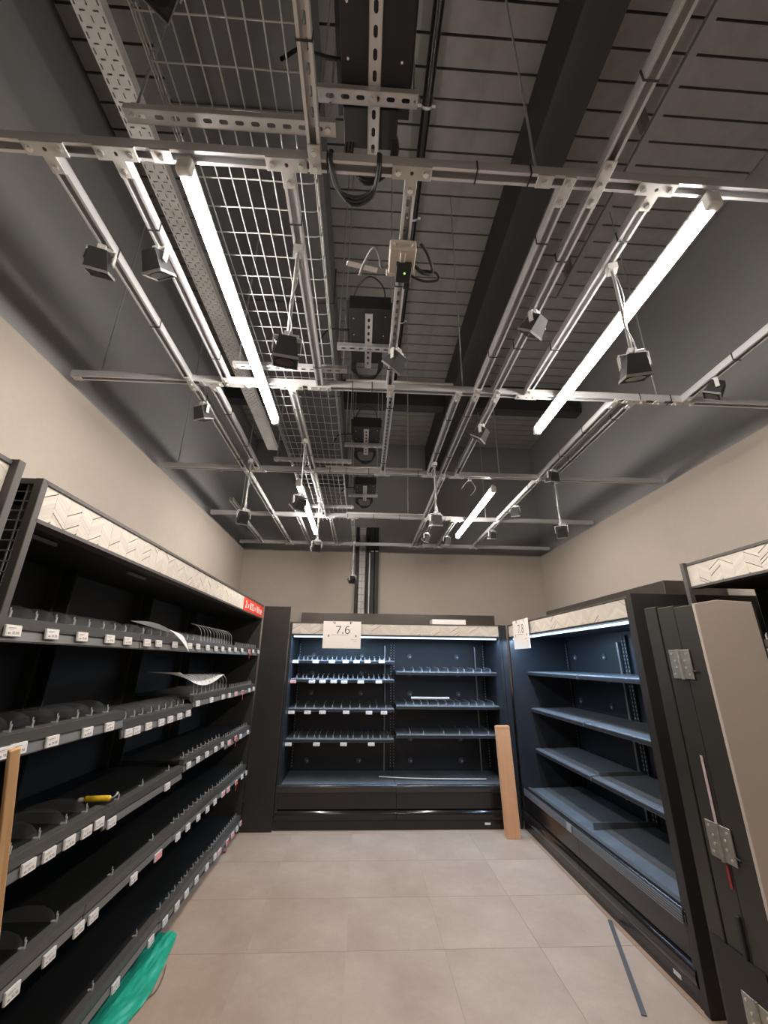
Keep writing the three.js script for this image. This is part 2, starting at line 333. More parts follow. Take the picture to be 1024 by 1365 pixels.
// cable ties on the cross rails
for (const [x, z] of [[0.345, b1], [0.53, b1], [-0.16, b1], [0.02, b1], [-0.28, b2], [-0.1, b2], [0.02, b2], [1.7, b2], [1.9, b2], [-0.32, b3], [-0.18, b3], [0.02, b3], [0.46, b3], [-0.2, b4], [0.1, b4], [0.4, b4], [0.93, b4]]) part(grid, 'cable_tie', tieGeo, M.black, [x, 0.0203, z], [0, Math.PI / 2, 0]);
// white conduits tied along the cross rails
const onRail = (x0, x1, z, label) => solo('cable_conduit', label, 'conduit', rod(V(x0, YG + 0.0545, z + 0.01), V(x1, YG + 0.0545, z + 0.01), 0.012, 10), M.housing, [0, 0, 0], 'conduits tied along the cross rails');
onRail(-0.14, 0.52, b2, 'pale cable conduit tied along the cross rail above the black driver boxes, second bar');
onRail(-0.36, 0.5, b3, 'pale cable conduit tied along the third cross rail of the strut grid');
onRail(-0.22, 0.85, b4, 'pale cable conduit tied along the fourth cross rail of the strut grid');
// threaded rods carrying the grid
for (const [x, z, top] of [[0.56, b1], [0.583, b2], [0.375, b3], [-1.6, b2], [-1.64, b3], [1.83, b2], [1.2, b3], [1.42, b4], [-1.42, b4], [0.5, b4], [-1.6, b1], [2.3, b1]])
  part(grid, 'threaded_rod', rod(V(x, 0.04, z), V(x, YD - YG - 0.05, z), 0.0045, 6), M.wire);

// ------------------------------------------------------------------ cable trays, trapezes, pipes
const YM = 3.284;
const trapZ = [-0.83, -2.0, -3.19, -4.3], trapAt = ['first', 'second', 'third', 'fourth'];
trapZ.forEach((z, i) => {
  const t = thing('trapeze_strut', `slotted galvanised bar under the wire mesh tray close to the ${trapAt[i]} cross rail`, 'strut', [-0.46, 3.2535, z], 'slotted bars under the mesh cable tray');
  part(t, 'slotted_bar', slottedChannel(0.66), M.steel, [0, 0, 0], [0, Math.PI / 2, 0]);
  for (const s of [-1, 1]) { part(t, 'threaded_rod', rod(V(s * 0.305, 0.003, 0), V(s * 0.305, s < 0 ? 1.036 : YD - 3.26, 0), 0.0045, 6), M.wire); part(t, 'nut', CY(0.009, 0.009, 0.009, 6), M.bolt, [s * 0.305, -0.005, 0]); }
});
{
  const zN = 1.0, zF = -4.85, L = zN - zF, zc = (zN + zF) / 2;
  const t = thing('mesh_cable_tray', 'galvanised wire mesh cable tray running above the strut grid', 'cable tray', [0, YM, zc]);
  const lw = memo('lw', () => { const g = new THREE.CylinderGeometry(0.0026, 0.0026, L, 6); g.rotateX(Math.PI / 2); return g; });
  for (let i = 0; i < 10; i++) part(t, 'long_wire', lw, M.wire, [-0.665 + i * 0.05, 0, 0]);
  for (const x of [-0.668, -0.212]) for (const y of [0.028, 0.055]) part(t, 'side_wire', lw, M.wire, [x, y, 0]);
  const cg = TB([[-0.668, 0.055, 0], [-0.668, 0.01, 0], [-0.66, 0.004, 0], [-0.44, 0.004, 0], [-0.22, 0.004, 0], [-0.212, 0.01, 0], [-0.212, 0.055, 0]], 0.0026, 24, 5);
  for (let k = 0; k < 58; k++) { const z = -0.376 * 1.625 - 0.1005 * (k - 15); if (z < zF + 0.02) break; part(t, 'cross_wire', cg, M.wire, [0, 0, z - zc]); }
}
{
  const t = thing('perforated_cable_tray', 'pale perforated steel cable tray beside the wire mesh tray', 'cable tray', [-1.145, 4.05, -2.0]);
  const L = 5.0, w = 0.114, s = poly([[-w / 2, -L / 2], [w / 2, -L / 2], [w / 2, L / 2], [-w / 2, L / 2]]);
  const hole = (x, z, a, b) => { const h = new THREE.Path(); h.moveTo(x - a, z - b); h.lineTo(x - a, z + b); h.lineTo(x + a, z + b); h.lineTo(x + a, z - b); h.closePath(); s.holes.push(h); };
  for (let k = 0; k < 104; k++) {
    const z = -L / 2 + 0.03 + k * 0.0475;
    hole(-0.026, z, 0.011, 0.003); hole(0.026, z, 0.011, 0.003); hole(-0.046, z + 0.024, 0.003, 0.010); hole(0, z + 0.024, 0.003, 0.010); hole(0.046, z + 0.024, 0.003, 0.010);
  }
  const g = new THREE.ExtrudeGeometry(s, { depth: 0.0015, bevelEnabled: false }); g.rotateX(Math.PI / 2);
  part(t, 'perforated_sheet', boxUV(g), M.plate);
  for (const sd of [-1, 1]) part(t, 'side_flange', BX(0.0015, 0.06, L), M.plate, [sd * w / 2, 0.03, 0]);
  for (const z of [-2.2, -1.0, 0.2, 1.4]) part(t, 'hanger_rod', rod(V(0, 0, z), V(0, 0.98, z), 0.004, 6), M.wire);
}
{
  const t = thing('ceiling_pipe', 'black pipe clamped under the roof deck', 'pipe', [0.315, YD - 0.09, -1.7]);
  part(t, 'pipe_run', CY(0.031, 0.031, 6.2, 18), M.blackGloss, [0, 0, 0], [Math.PI / 2, 0, 0]);
  for (const z of [1.2, 0.15, -0.55, -1.6, -2.6]) {
    part(t, 'pipe_clamp', memo('clamp', () => { const g = new THREE.CylinderGeometry(0.0345, 0.0345, 0.018, 18, 1, true); g.rotateX(Math.PI / 2); return join([g, bx2(0.03, 0.012, 0.016, -0.042, 0, 0), bx2(0.03, 0.012, 0.016, 0.042, 0, 0), bx2(0.006, 0.1, 0.006, -0.045, 0.045, 0), bx2(0.006, 0.1, 0.006, 0.045, 0.045, 0)]); }), M.plate, [0, 0, z]);
  }
  const r = thing('ceiling_conduit', 'dark grey conduit rail under the roof deck beyond the beam', 'conduit', [1.67, 4.72, -1.0]);
  part(r, 'conduit_run', BX(0.045, 0.03, 3.4), M.bronze);
  for (const z of [-1.5, -0.5, 0.6]) part(r, 'bracket', BX(0.06, 0.3, 0.03), M.bronze, [0, 0.16, z]);
}
{
  const t = thing('air_duct', 'dark painted rectangular air duct above the wire mesh cable tray', 'duct', [-0.665, 4.29, -2.5]);
  for (let k = 0; k < 6; k++) { part(t, 'duct_section', BX(0.73, 0.36, 1.19), M.duct, [0, 0.18, 3.0 - k * 1.2]); part(t, 'flange', BX(0.75, 0.38, 0.01), M.duct, [0, 0.18, 2.4 - k * 1.2]); }
}
// black driver boxes on slotted cross struts
function driverBox(zc, label) {
  const y = 3.395, t = thing('driver_box', label, 'control box', [-0.01, y, zc], 'black boxes on slotted crosses');
  part(t, 'case', RB(0.225, 0.09, 0.3, 0.004), M.black, [0.005, 0.075, 0.12]);
  part(t, 'mounting_plate', BX(0.255, 0.004, 0.34), M.black, [0.0, 0.122, 0.06]);
  part(t, 'terminal_cover', RB(0.19, 0.05, 0.12, 0.004), M.black, [-0.01, 0.055, -0.1]);
  part(t, 'cross_strut', slottedChannel(0.33), M.steel, [-0.02, 0, 0], [0, Math.PI / 2, 0]);
  part(t, 'long_strut', slottedChannel(0.44), M.steel, [0, 0.0255, 0.02]);
  part(t, 'bolt', boltGeo, M.bolt, [0, 0, 0]);
  for (const s of [-1, 1]) part(t, 'threaded_rod', rod(V(-0.02 + s * 0.155, 0, 0), V(-0.02 + s * 0.155, YD - y - 0.03, 0), 0.0045, 6), M.wire);
  for (let i = 0; i < 3; i++) part(t, 'cable_loop', TB([[-0.09 + i * 0.01, 0.05, -0.12], [-0.1 + i * 0.012, 0.0, -0.19], [-0.03, -0.035 - i * 0.006, -0.21 - i * 0.01], [0.05, -0.03 - i * 0.005, -0.2], [0.09 - i * 0.01, 0.01, -0.15], [0.07, 0.06, -0.1]], 0.006, 24, 6), M.black);
  part(t, 'cable', TB([[-0.1, 0.11, 0.22], [-0.06, 0.16, 0.3], [0.0, 0.18, 0.34], [0.07, 0.16, 0.3], [0.09, 0.11, 0.24]], 0.004, 20, 6), M.black);
  for (const [x, z] of [[-0.085, 0.08], [0.085, 0.08], [-0.085, 0.2], [0.09, 0.22]]) part(t, 'screw', CY(0.004, 0.004, 0.003, 8), M.bolt, [x, 0.0295, z]);
  part(t, 'side_cable', TB([[-0.11, 0.09, 0.05], [-0.17, 0.08, 0.06], [-0.23, 0.06, 0.08], [-0.28, -0.05, 0.1]], 0.006, 16, 6), M.black);
}
driverBox(-0.81, 'black driver box on a slotted cross above the cable coil and first cross rail');
driverBox(-1.97, 'black driver box on a slotted cross between the junction box and the second cross rail');
driverBox(-3.15, 'black driver box on a slotted cross between the second and third cross rails');
driverBox(-4.3, 'black driver box on a slotted cross between the third and fourth cross rails');
{ // junction box clipped on the slotted rail
  const t = thing('junction_box', 'beige junction box with cable plugs clipped on the slotted rail', 'junction box', [0.118, 3.165, -1.2]);
  part(t, 'body', RB(0.105, 0.055, 0.11, 0.006), M.jbox, [0, 0.008, 0.005]);
  part(t, 'lid_ridge', RB(0.02, 0.008, 0.06, 0.003), M.jbox, [0, -0.021, 0.02]);
  part(t, 'flange', RB(0.12, 0.03, 0.03, 0.004), M.jbox, [0.0, 0.012, -0.06]);
  for (const s of [-1, 1]) for (const z of [0.062]) part(t, 'gland', CY(0.009, 0.009, 0.02, 10), M.jbox, [s * 0.03, 0.005, z], [Math.PI / 2, 0, 0]);
  part(t, 'adapter', RB(0.062, 0.03, 0.075, 0.004), M.black, [0.008, -0.032, -0.028]);
  part(t, 'adapter', RB(0.03, 0.03, 0.1, 0.004), M.black, [0.028, -0.016, -0.06]);
  part(t, 'status_light', CY(0.003, 0.003, 0.002, 8), M.greenLed, [0.012, -0.048, -0.02]);
  part(t, 'cable', TB([[-0.05, 0, -0.03], [-0.08, -0.01, -0.03], [-0.09, 0.0, 0.01], [-0.11, 0.01, 0.04], [-0.15, 0, -0.02], [-0.17, -0.01, -0.07]], 0.006, 24, 6), M.bronze);
  part(t, 'cable', TB([[0.05, 0, -0.02], [0.09, -0.015, -0.04], [0.13, 0, -0.05], [0.1, 0.02, 0.02], [0.07, 0.03, 0.05]], 0.007, 24, 6), M.black);
  part(t, 'cable', TB([[0.04, -0.01, -0.06], [0.1, -0.02, -0.075], [0.16, -0.01, -0.07], [0.15, 0.01, -0.06], [0.08, 0.01, -0.05]], 0.005, 24, 6), M.black);
  part(t, 'loose_label', RB(0.13, 0.006, 0.022, 0.002), M.white, [-0.16, 0.02, -0.055], [0, 0.25, 0.05]);
}
// cable loops over the first cross rail
{
  const t = thing('cable_loop', 'black cable coil looped around the first cross rail under the driver box', 'cable', [-0.07, YG, b1]);
  for (let i = 0; i < 3; i++) part(t, 'cable', TB([[-0.075, 0.06, 0.01], [-0.08, -0.005, 0.028], [-0.06 + 0.01 * i, -0.012, -0.06 - 0.012 * i], [0, -0.01, -0.085 - 0.014 * i], [0.06, -0.012, -0.06 - 0.01 * i], [0.085, -0.005, 0.028], [0.08, 0.06, 0.01]], 0.006, 30, 6), M.black);
  for (const x of [-0.078, 0.082]) part(t, 'strap', BX(0.012, 0.05, 0.052), M.black, [x, 0.021, 0]);
}

// ------------------------------------------------------------------ spotlights
const spotProto = new THREE.Group();
{
  const body = (() => { const g = new THREE.BoxGeometry(0.085, 0.085, 0.085, 1, 1, 1); const p = g.attributes.position; for (let i = 0; i < p.count; i++) if (p.getY(i) > 0) { p.setX(i, p.getX(i) * 0.72); p.setZ(i, p.getZ(i) * 0.72); } g.computeVertexNormals(); return boxUV(g.toNonIndexed()); })();
  body.computeVertexNormals();
  part(spotProto, 'body', body, M.spot, [0, -0.02, 0]);
  const fr = join([bx2(0.09, 0.01, 0.003, 0, -0.062, 0.0435), bx2(0.09, 0.01, 0.003, 0, -0.062, -0.0435), bx2(0.003, 0.01, 0.084, 0.0435, -0.062, 0), bx2(0.003, 0.01, 0.084, -0.0435, -0.062, 0)]);
  part(spotProto, 'front_frame', fr, M.bronze, [0, 0, 0]);
  part(spotProto, 'lens', CY(0.033, 0.033, 0.004, 20), M.blackGloss, [0, -0.0635, 0]);
  part(spotProto, 'yoke', join([bx2(0.004, 0.06, 0.02, -0.05, 0.0, 0), bx2(0.004, 0.06, 0.02, 0.05, 0.0, 0), bx2(0.104, 0.004, 0.02, 0, 0.03, 0)]), M.plate);
  part(spotProto, 'clamp', join([bx2(0.03, 0.022, 0.026, 0, 0.043, 0), moved(new THREE.CylinderGeometry(0.008, 0.008, 0.04, 10), 0.02, 0.043, 0, 0, 0, Math.PI / 2)]), M.plate);
}
function spot(x, z, yaw, tilt, label, rodLen = 0, twist = 0) {
  const t = thing('spotlight', label, 'spotlight', [x, YG - 0.0575 - rodLen, z], 'spotlights on the strut grid', yaw);
  for (const c of spotProto.children) { const k = c.clone(); t.add(k); }
  const head = t.children;                                      // lamp head tilts about the yoke
  for (const k of head) if (['body', 'front_frame', 'lens'].includes(k.name)) { const m = new THREE.Matrix4().makeRotationX(tilt); k.position.applyMatrix4(m); k.rotation.x = tilt; }
  if (rodLen) {
    part(t, 'drop_rod', rod(V(0, 0.05, 0), V(0, rodLen + 0.0535, 0), 0.0065, 10), M.wire);
    part(t, 'cable', TB([[0.006, rodLen, 0.008], [0.012, rodLen * 0.7, 0.01], [-0.006, rodLen * 0.4, 0.01], [0.01, 0.07, 0.012], [0.0, 0.02, 0.02]], 0.0025, 20, 5), M.bronze);
    part(t, 'rod_bracket', BX(0.036, 0.03, 0.04), M.plate, [0, rodLen + 0.041, 0]);
  }
}
spot(-1.085, -1.25, 0.3, 0.5, 'black box spotlight clamped on the outermost rail by the shelving wall, near its first bracket');
spot(-0.865, -1.24, -0.3, 0.6, 'black box spotlight clamped on the second rail from the shelving wall');
spot(-0.3, -1.21, 0.2, 0.25, 'black box spotlight hung on a drop rod below the wire mesh tray', 0.43);
spot(0.995, -1.21, -0.3, 0.35, 'black box spotlight on a drop rod in front of the batten near the hinged panels', 0.43);
spot(1.99, -1.86, 0.8, 0.6, 'black box spotlight clamped on the rail close to the plain wall over the shelving');
spot(0.15, -1.75, 0.8, 0.9, 'black box spotlight clamped on the slotted rail beside the pipe');
spot(0.775, -1.46, 0.6, 0.8, 'black box spotlight clamped on the through rail next to the large ceiling beam');
spot(0.795, -2.44, 0.9, 0.7, 'black box spotlight clamped on the through rail just beyond the second cross rail');
spot(-1.065, -2.31, -0.4, 0.5, 'black box spotlight on the outermost rail by the shelving wall, beyond the second cross rail');
spot(-0.953, -3.1, 0.5, 0.9, 'black box spotlight on a drop rod at the third cross rail near the shelving wall', 0.43);
spot(-0.466, -3.93, 0.4, 0.9, 'black box spotlight on a drop rod just below the far batten over the shelving', 0.43);
spot(-0.466, -2.75, 0.7, 0.7, 'black box spotlight on a drop rod hiding the middle of the far batten', 0.43);
spot(1.58, -3.09, 0.2, 0.3, 'black box spotlight clamped on the paired rails at the third cross rail');
spot(1.67, -3.25, -0.5, 0.6, 'black box spotlight on a drop rod below the paired rails by the plain wall', 0.43);
spot(0.562, -3.05, 0.2, 0.2, 'black box spotlight on a drop rod near the third cross rail, under twin rails', 0.43);
spot(0.79, -4.98, 0.7, 0.7, 'black box spotlight on the short rail beside the through rail, last bay of the grid');
spot(1.07, -5.1, 0.3, 0.5, 'black box spotlight on the short rail under the far batten end');
spot(1.56, -3.95, -0.4, 0.4, 'black box spotlight on the single rail between third and fourth cross rails');
spot(1.58, -4.8, 0.2, 0.3, 'black box spotlight on the single rail just past the fourth cross rail');
spot(-0.145, -5.52, 0.5, 0.9, 'black box spotlight hung on a drop rod beside the wall conduits', 0.45);
spot(-0.5, -0.485, 0.75, 0.1, 'black box spotlight hanging in front of the wire mesh tray over the aisle start', 0.02);

{
  const t = thing('cable_hook', 'small pale wire hook hanging from the third cross rail beside the far batten', 'hook', [0.93, YG - 0.03, b3 - 0.03]);
  part(t, 'clip', BX(0.03, 0.024, 0.026), M.plate, [0, 0.014, 0.02]);
  part(t, 'hook_wire', TB([[0, 0.01, 0.02], [0.03, -0.02, 0.01], [0.05, -0.06, 0], [0.03, -0.1, -0.01], [0.0, -0.13, -0.01]], 0.004, 20, 6), M.wire);
  part(t, 'hook_wire', TB([[-0.01, 0.01, 0.02], [-0.05, -0.03, 0.01], [-0.08, -0.07, 0]], 0.004, 14, 6), M.wire);
}
// ------------------------------------------------------------------ conduits on the far wall
{
  const z = ZB + 0.035, yb = 2.22, yt = 3.6, H = yt - yb, yc = (yb + yt) / 2;
  const pipe = (x, r, label, mat) => solo('wall_conduit', label, 'conduit', CY(r, r, H, 14), mat, [x, yc, z], 'black conduits up the far wall');
  pipe(-0.1, 0.024, 'black conduit on the far wall beside the wire strip, toward the shelving', M.black);
  pipe(0.056, 0.02, 'thin black conduit on the far wall between wire strip and twin trunking', M.black);
  const m = thing('wall_mesh_strip', 'narrow pale wire mesh strip on the far wall between black conduits', 'cable tray', [-0.024, yc, z]);
  part(m, 'backing', BX(0.1, H, 0.004), M.plate, [0, 0, -0.02]);
  for (const x of [-0.045, 0, 0.045]) part(m, 'long_wire', CY(0.0026, 0.0026, H, 6), M.bronze, [x, 0, 0]);
  for (let k = 0; k < 14; k++) part(m, 'cross_wire', rod(V(-0.05, 0, 0), V(0.05, 0, 0), 0.0026, 6), M.bronze, [0, -H / 2 + 0.05 + k * 0.1, 0.004]);
  const tr = thing('wall_trunking', 'black twin trunking with clamps on the far wall above the chilled case', 'trunking', [0.16, yc, z]);
  for (const s of [-1, 1]) { part(tr, 'trunk', RB(0.058, H, 0.06, 0.008), M.black, [s * 0.033, 0, 0]); for (const y of [-H / 2 + 0.06, -H / 2 + 1.0]) part(tr, 'clamp', RB(0.045, 0.02, 0.066, 0.004), M.plate, [s * 0.033, y, 0]); }
  solo('cover_strip', 'pale narrow cover strip beside the black twin trunking on the far wall', 'trim strip', BX(0.018, H - 0.4, 0.02), M.housing, [0.087, yc - 0.2, z]);
}

// ------------------------------------------------------------------ herringbone header boards
function clipPoly(pts, x0, x1, y0, y1) {
  const cut = (ps, inside, mix) => { const out = []; ps.forEach((a, i) => { const b = ps[(i + 1) % ps.length], ia = inside(a), ib = inside(b); if (ia) out.push(a); if (ia !== ib) out.push(mix(a, b)); }); return out; };
  const atX = x => (a, b) => { const t = (x - a[0]) / (b[0] - a[0]); return [x, a[1] + t * (b[1] - a[1])]; }, atY = y => (a, b) => { const t = (y - a[1]) / (b[1] - a[1]); return [a[0] + t * (b[0] - a[0]), y]; };
  let p = cut(pts, q => q[0] >= x0, atX(x0)); if (p.length) p = cut(p, q => q[0] <= x1, atX(x1)); if (p.length) p = cut(p, q => q[1] >= y0, atY(y0)); if (p.length) p = cut(p, q => q[1] <= y1, atY(y1));
  return p;
}
const area = p => Math.abs(p.reduce((s, a, i) => { const b = p[(i + 1) % p.length]; return s + a[0] * b[1] - b[0] * a[1]; }, 0) / 2);
function herringbone(parent, u0, u1, v0, v1, place, col = 0.08, pitch = 0.0225, slope = 0.57, dark = 0.26) {   // boards in the (u, v) plane; place(mesh) puts that plane where it belongs
  for (let c = 0, u = u0; u < u1 - 0.002; c++, u += col) {
    const s = c % 2 ? -slope : slope, ue = Math.min(u + col, u1);
    let prevGap = 0;
    for (let v = v0 - col * Math.abs(slope) - 0.01; v < v1 + col * Math.abs(slope) + 0.01; v += pitch) {
      const gap = rnd() < (s > 0 ? dark : dark * 0.4) ? 0.0052 : 0.0004, e = 0.0004, a = s > 0 ? 0 : -s * col;
      const p = clipPoly([[u + e, v + a], [u + col - e, v + a + s * col], [u + col - e, v + a + s * col + pitch - gap], [u + e, v + a + pitch - gap]], u0, u1, v0, v1);
      if (p.length < 3 || area(p) < 2e-5) continue;
      const g = new THREE.ExtrudeGeometry(poly(p), { depth: 0.005 + rnd() * 0.0006, bevelEnabled: false });
      place(part(parent, 'herringbone_board', g, M.plank[Math.floor(rnd() * 4)]));
    }
  }
}

// ------------------------------------------------------------------ price tags
const tagTex = ['25,95', '19,00', '29,95', '32,50'].map(txt => canvasTex(128, 72, (c, w, h) => {
  c.fillStyle = '#d9d4cf'; c.fillRect(0, 0, w, h); c.fillStyle = '#4a4644'; c.font = 'bold 26px sans-serif'; c.fillText(txt, 46, 58);
  c.fillStyle = '#8d8884'; c.fillRect(10, 10, 70, 5); c.fillRect(10, 20, 50, 4); c.fillRect(10, 46, 26, 14);
}));
const tagFace = tagTex.map(map => std([1, 1, 1], 0.55, 0, { map }));
const tagRed = std([0.66, 0.08, 0.075], 0.5);
function priceTag(p, facing, label, group, w = 0.068, h = 0.038, kind = 0) {   // facing: turn about y so that local +z looks out
  const t = thing('price_tag', label, 'price tag', [p.x, p.y, p.z], group, facing);
  const inner = kind === 1 ? tagRed : kind === 2 ? M.pink : tagFace[Math.floor(rnd() * 4)];
  part(t, 'tag_case', RB(w, h, 0.009, 0.002, 1), M.tagBody, [0, 0, 0.0045], [-0.12, 0, 0]);
  part(t, 'tag_face', BX(w * 0.9, h * 0.84, 0.001), inner === tagRed || inner === M.pink ? inner : inner, [0, -0.0006, 0.0096], [-0.12, 0, 0]).geometry = memo('tagface' + w, () => new THREE.BoxGeometry(w * 0.9, h * 0.84, 0.001));
  if (kind === 1) part(t, 'promo_flag', BX(0.05, 0.05, 0.0015), tagRed, [0.005, -h * 0.5 - 0.024, 0.006], [0, 0.2, 0.12]);
}

// ------------------------------------------------------------------ wall shelving bays
const finGeo = memo('fin', () => {                             // clear curved product divider, length along -x, front at x = 0
  const s = new THREE.Shape(); s.moveTo(0, 0); s.lineTo(-0.26, 0); s.lineTo(-0.26, 0.015); s.quadraticCurveTo(-0.16, 0.058, -0.07, 0.052); s.quadraticCurveTo(-0.005, 0.042, 0, 0);
  const g = new THREE.ExtrudeGeometry(s, { depth: 0.0015, bevelEnabled: false, curveSegments: 8 }); return boxUV(g);
});
const clipGeo = join([bx2(0.004, 0.024, 0.007, 0, 0.012, 0), bx2(0.022, 0.004, 0.01, -0.009, 0.002, 0), bx2(0.003, 0.012, 0.004, -0.004, 0.028, 0)]);
const curlGeo = TB([[0, 0, 0], [0.0, 0.03, 0], [-0.012, 0.06, 0], [-0.05, 0.09, 0], [-0.09, 0.1, 0]], 0.0016, 18, 5);
const slopeRail = [[0.53, 0], [0.56, 0], [0.56, -0.036], [0.553, -0.04], [0.562, -0.078], [0.556, -0.08], [0.546, -0.042], [0.53, -0.03]];
function shelvingBay(label, group, pos, turn, L, levels, opt = {}) {
  const t = thing('wall_shelving', label, 'shelving', pos, group, turn), D = 0.56, H = 2.27;
  part(t, 'back_panel', BX(0.02, H - 0.05, L - 0.002), M.backBlack, [0.012, (H - 0.05) / 2 + 0.04, 0]);
  part(t, 'plinth', BX(D - 0.06, 0.085, L - 0.002), M.black, [(D - 0.06) / 2, 0.0425, 0]);
  part(t, 'top_panel', BX(D, 0.02, L - 0.002), M.trim, [D / 2, H - 0.01, 0]);
  for (const s of [-1, 1]) {                                    // slotted uprights at both ends
    const u = part(t, 'upright', BX(0.05, H - 0.12, 0.028), M.upright, [0.048, (H - 0.12) / 2 + 0.06, s * (L / 2 - 0.016)]);
    const gs = []; for (let k = 0; k < 60; k++) gs.push(bx2(0.0015, 0.016, 0.006, 0.026, -(H - 0.12) / 2 + 0.1 + k * 0.033, 0));
    const sl = part(u, 'slot_row', join(gs), M.black); sl.userData.kind = 'stuff';
    part(t, 'side_web', BX(0.09, H - 0.2, 0.004), M.backBlack, [0.1, (H - 0.2) / 2 + 0.08, s * (L / 2 - 0.004)]);
  }
  // header with herringbone boards
  const hd = part(t, 'header', BX(0.05, 0.16, L - 0.002), M.trim, [D - 0.035, H - 0.082, 0]);
  part(hd, 'backing', BX(0.004, 0.142, L - 0.002), M.plankBack, [0.026, 0, 0]);
  const uEnd = L / 2 - 0.0005, uStart = -L / 2 + 0.0005;
  const cutU = opt.sign ? uEnd - opt.sign : uEnd;
  herringbone(hd, uStart, cutU, -0.066, 0.066, m => { m.rotation.y = Math.PI / 2; m.position.set(0.028, 0, 0); }, (L - 0.001) / 12, 0.019, 0.57, 0.28);
  for (const y of [-0.073, 0.073]) part(hd, 'edge_trim', BX(0.016, 0.014, L - 0.002), M.trim, [0.03, y, 0]);
  if (opt.sign) {
    const tx = canvasTex(512, 96, (c, w, h) => { c.fillStyle = '#d6402f'; c.fillRect(0, 0, w, h); c.fillStyle = '#f6e3dc'; c.font = 'bold 74px sans-serif'; c.textAlign = 'center'; c.textBaseline = 'middle'; c.save(); c.translate(w / 2, h / 2 + 2); c.scale(0.86, 1); c.fillText('2 » 612 » Wine', 0, 0); c.restore(); });
    const sg = part(hd, 'promo_panel', new THREE.BoxGeometry(0.006, 0.134, opt.sign - 0.004), [M.red, M.red, M.red, M.red, M.red, M.red], [0.031, 0, -(uEnd - opt.sign / 2)]);
    sg.material = M.red;
    const pr = part(sg, 'promo_print', new THREE.PlaneGeometry(opt.sign - 0.008, 0.13), std([1, 1, 1], 0.5, 0, { map: tx }), [0.0034, 0, 0], [0, Math.PI / 2, 0]);
    pr.userData.label = 'red promotion print with pale lettering';
  }
  if (opt.bracket) for (const z of opt.bracket) part(t, 'header_bracket', BX(0.012, 0.014, 0.2), M.railLight, [D - 0.12, H - 0.172, z]);
  part(t, 'header_soffit', BX(D - 0.08, 0.012, L - 0.002), M.backBlack, [(D - 0.08) / 2 + 0.02, H - 0.15, 0]);
  // shelves
  levels.forEach((lv, i) => {
    const [y, pitch, style] = lv;
    const sh = part(t, 'shelf', RB(D - 0.04, 0.022, L - 0.006, 0.004), M.shelfBlack, [(D - 0.04) / 2 + 0.03, y - 0.016, 0]);
    const rx = -((D - 0.04) / 2 + 0.03), ry = 0.016;
    part(sh, 'price_rail', memo('sr' + L, () => sweepZ(slopeRail, L - 0.005)), M.rail, [rx, ry, 0]);
    part(sh, 'rail_insert', BX(0.002, 0.03, L - 0.01), M.railLight, [rx + 0.5605, ry - 0.059, 0], [0, 0, 0.23]);
    part(sh, 'front_lip', BX(0.03, 0.004, L - 0.006), M.rail, [rx + 0.53, ry + 0.001, 0]);
    for (const s of [-1, 1]) part(sh, 'shelf_bracket', memo('sbr', () => { const g = new THREE.ExtrudeGeometry(poly([[0.04, -0.02], [0.4, -0.02], [0.38, -0.032], [0.04, -0.085]]), { depth: 0.003, bevelEnabled: false }); return boxUV(g); }), M.black, [rx, ry, s * (L / 2 - 0.012)]);
    if (pitch) {
      const n = Math.floor((L - 0.04) / pitch);
      for (let k = 0; k < n; k++) {
        const z = -L / 2 + 0.04 + (k + 0.5 + rr(-0.12, 0.12)) * (L - 0.06) / n;
        const dv = part(sh, 'divider_clip', clipGeo, M.clip, [rx + 0.528, ry + 0.003, z]);
        if (style !== 'clip') part(dv, 'divider_fin', finGeo, M.clear, [-0.006, 0.001, 0]);
        if (style === 'curl') part(dv, 'divider_curl', curlGeo, M.clip, [-0.004, 0.03, 0]);
      }
    }
  });
  if (opt.far) part(t, 'end_panel', BX(D - 0.01, H - 0.01, 0.012), M.backBlack, [D / 2, H / 2, -L / 2 + 0.007]);
  if (opt.grid) {                                               // open end: frame post and wire grid towards the camera
    const zf = L / 2 + 0.004;
    part(t, 'front_post', RB(0.03, H, 0.03, 0.003), M.trim, [D - 0.012, H / 2, zf]);
    part(t, 'top_arm', RB(D, 0.024, 0.024, 0.003), M.trim, [D / 2, H - 0.012, zf]);
    for (let k = 0; k < 40; k++) part(t, 'grid_wire', rod(V(0.03, 0, 0), V(D - 0.03, 0, 0), 0.003, 6), M.bronze, [0, H - 0.05 - k * 0.037, zf]);
    for (let k = 0; k < 9; k++) part(t, 'grid_upright', CY(0.003, 0.003, 1.5, 6), M.bronze, [0.05 + k * 0.057, H - 0.77, zf]);
    part(t, 'end_panel', BX(D - 0.06, H - 0.1, 0.004), M.black, [(D - 0.06) / 2 + 0.01, (H - 0.1) / 2, zf - 0.012]);
  }
  return t;
}
const LB = 0.91, XB = -1.745, Z0 = -1.46;
const bays = [
  ['black shelving bay with a wire grid end and a wooden slat leaning on it', [[1.776, 0.1, 'fin'], [1.402, 0.11, 'fin'], [0.994, 0.13, 'fin'], [0.63, 0.16, 'fin'], [0.185, 0.34, 'clip']]],
  ['second black shelving bay with a curled paper sheet over its top shelf', [[1.776, 0.1, 'fin'], [1.352, 0.095, 'fin'], [0.97, 0.28, 'clip'], [0.625, 0.34, 'clip'], [0.18, 0.4, 'clip']]],
  ['third black shelving bay, paper lying over tall curled dividers', [[1.776, 0.07, 'curl'], [1.405, 0.085, 'curl'], [1.005, 0.085, 'clip'], [0.62, 0.08, 'clip'], [0.17, 0.1, 'clip']]],
  ['last black shelving bay with the red promotion panel on its header', [[1.776, 0.055, 'clip'], [1.4, 0.06, 'clip'], [0.98, 0.06, 'clip'], [0.61, 0.06, 'clip'], [0.155, 0.06, 'clip']]],
];
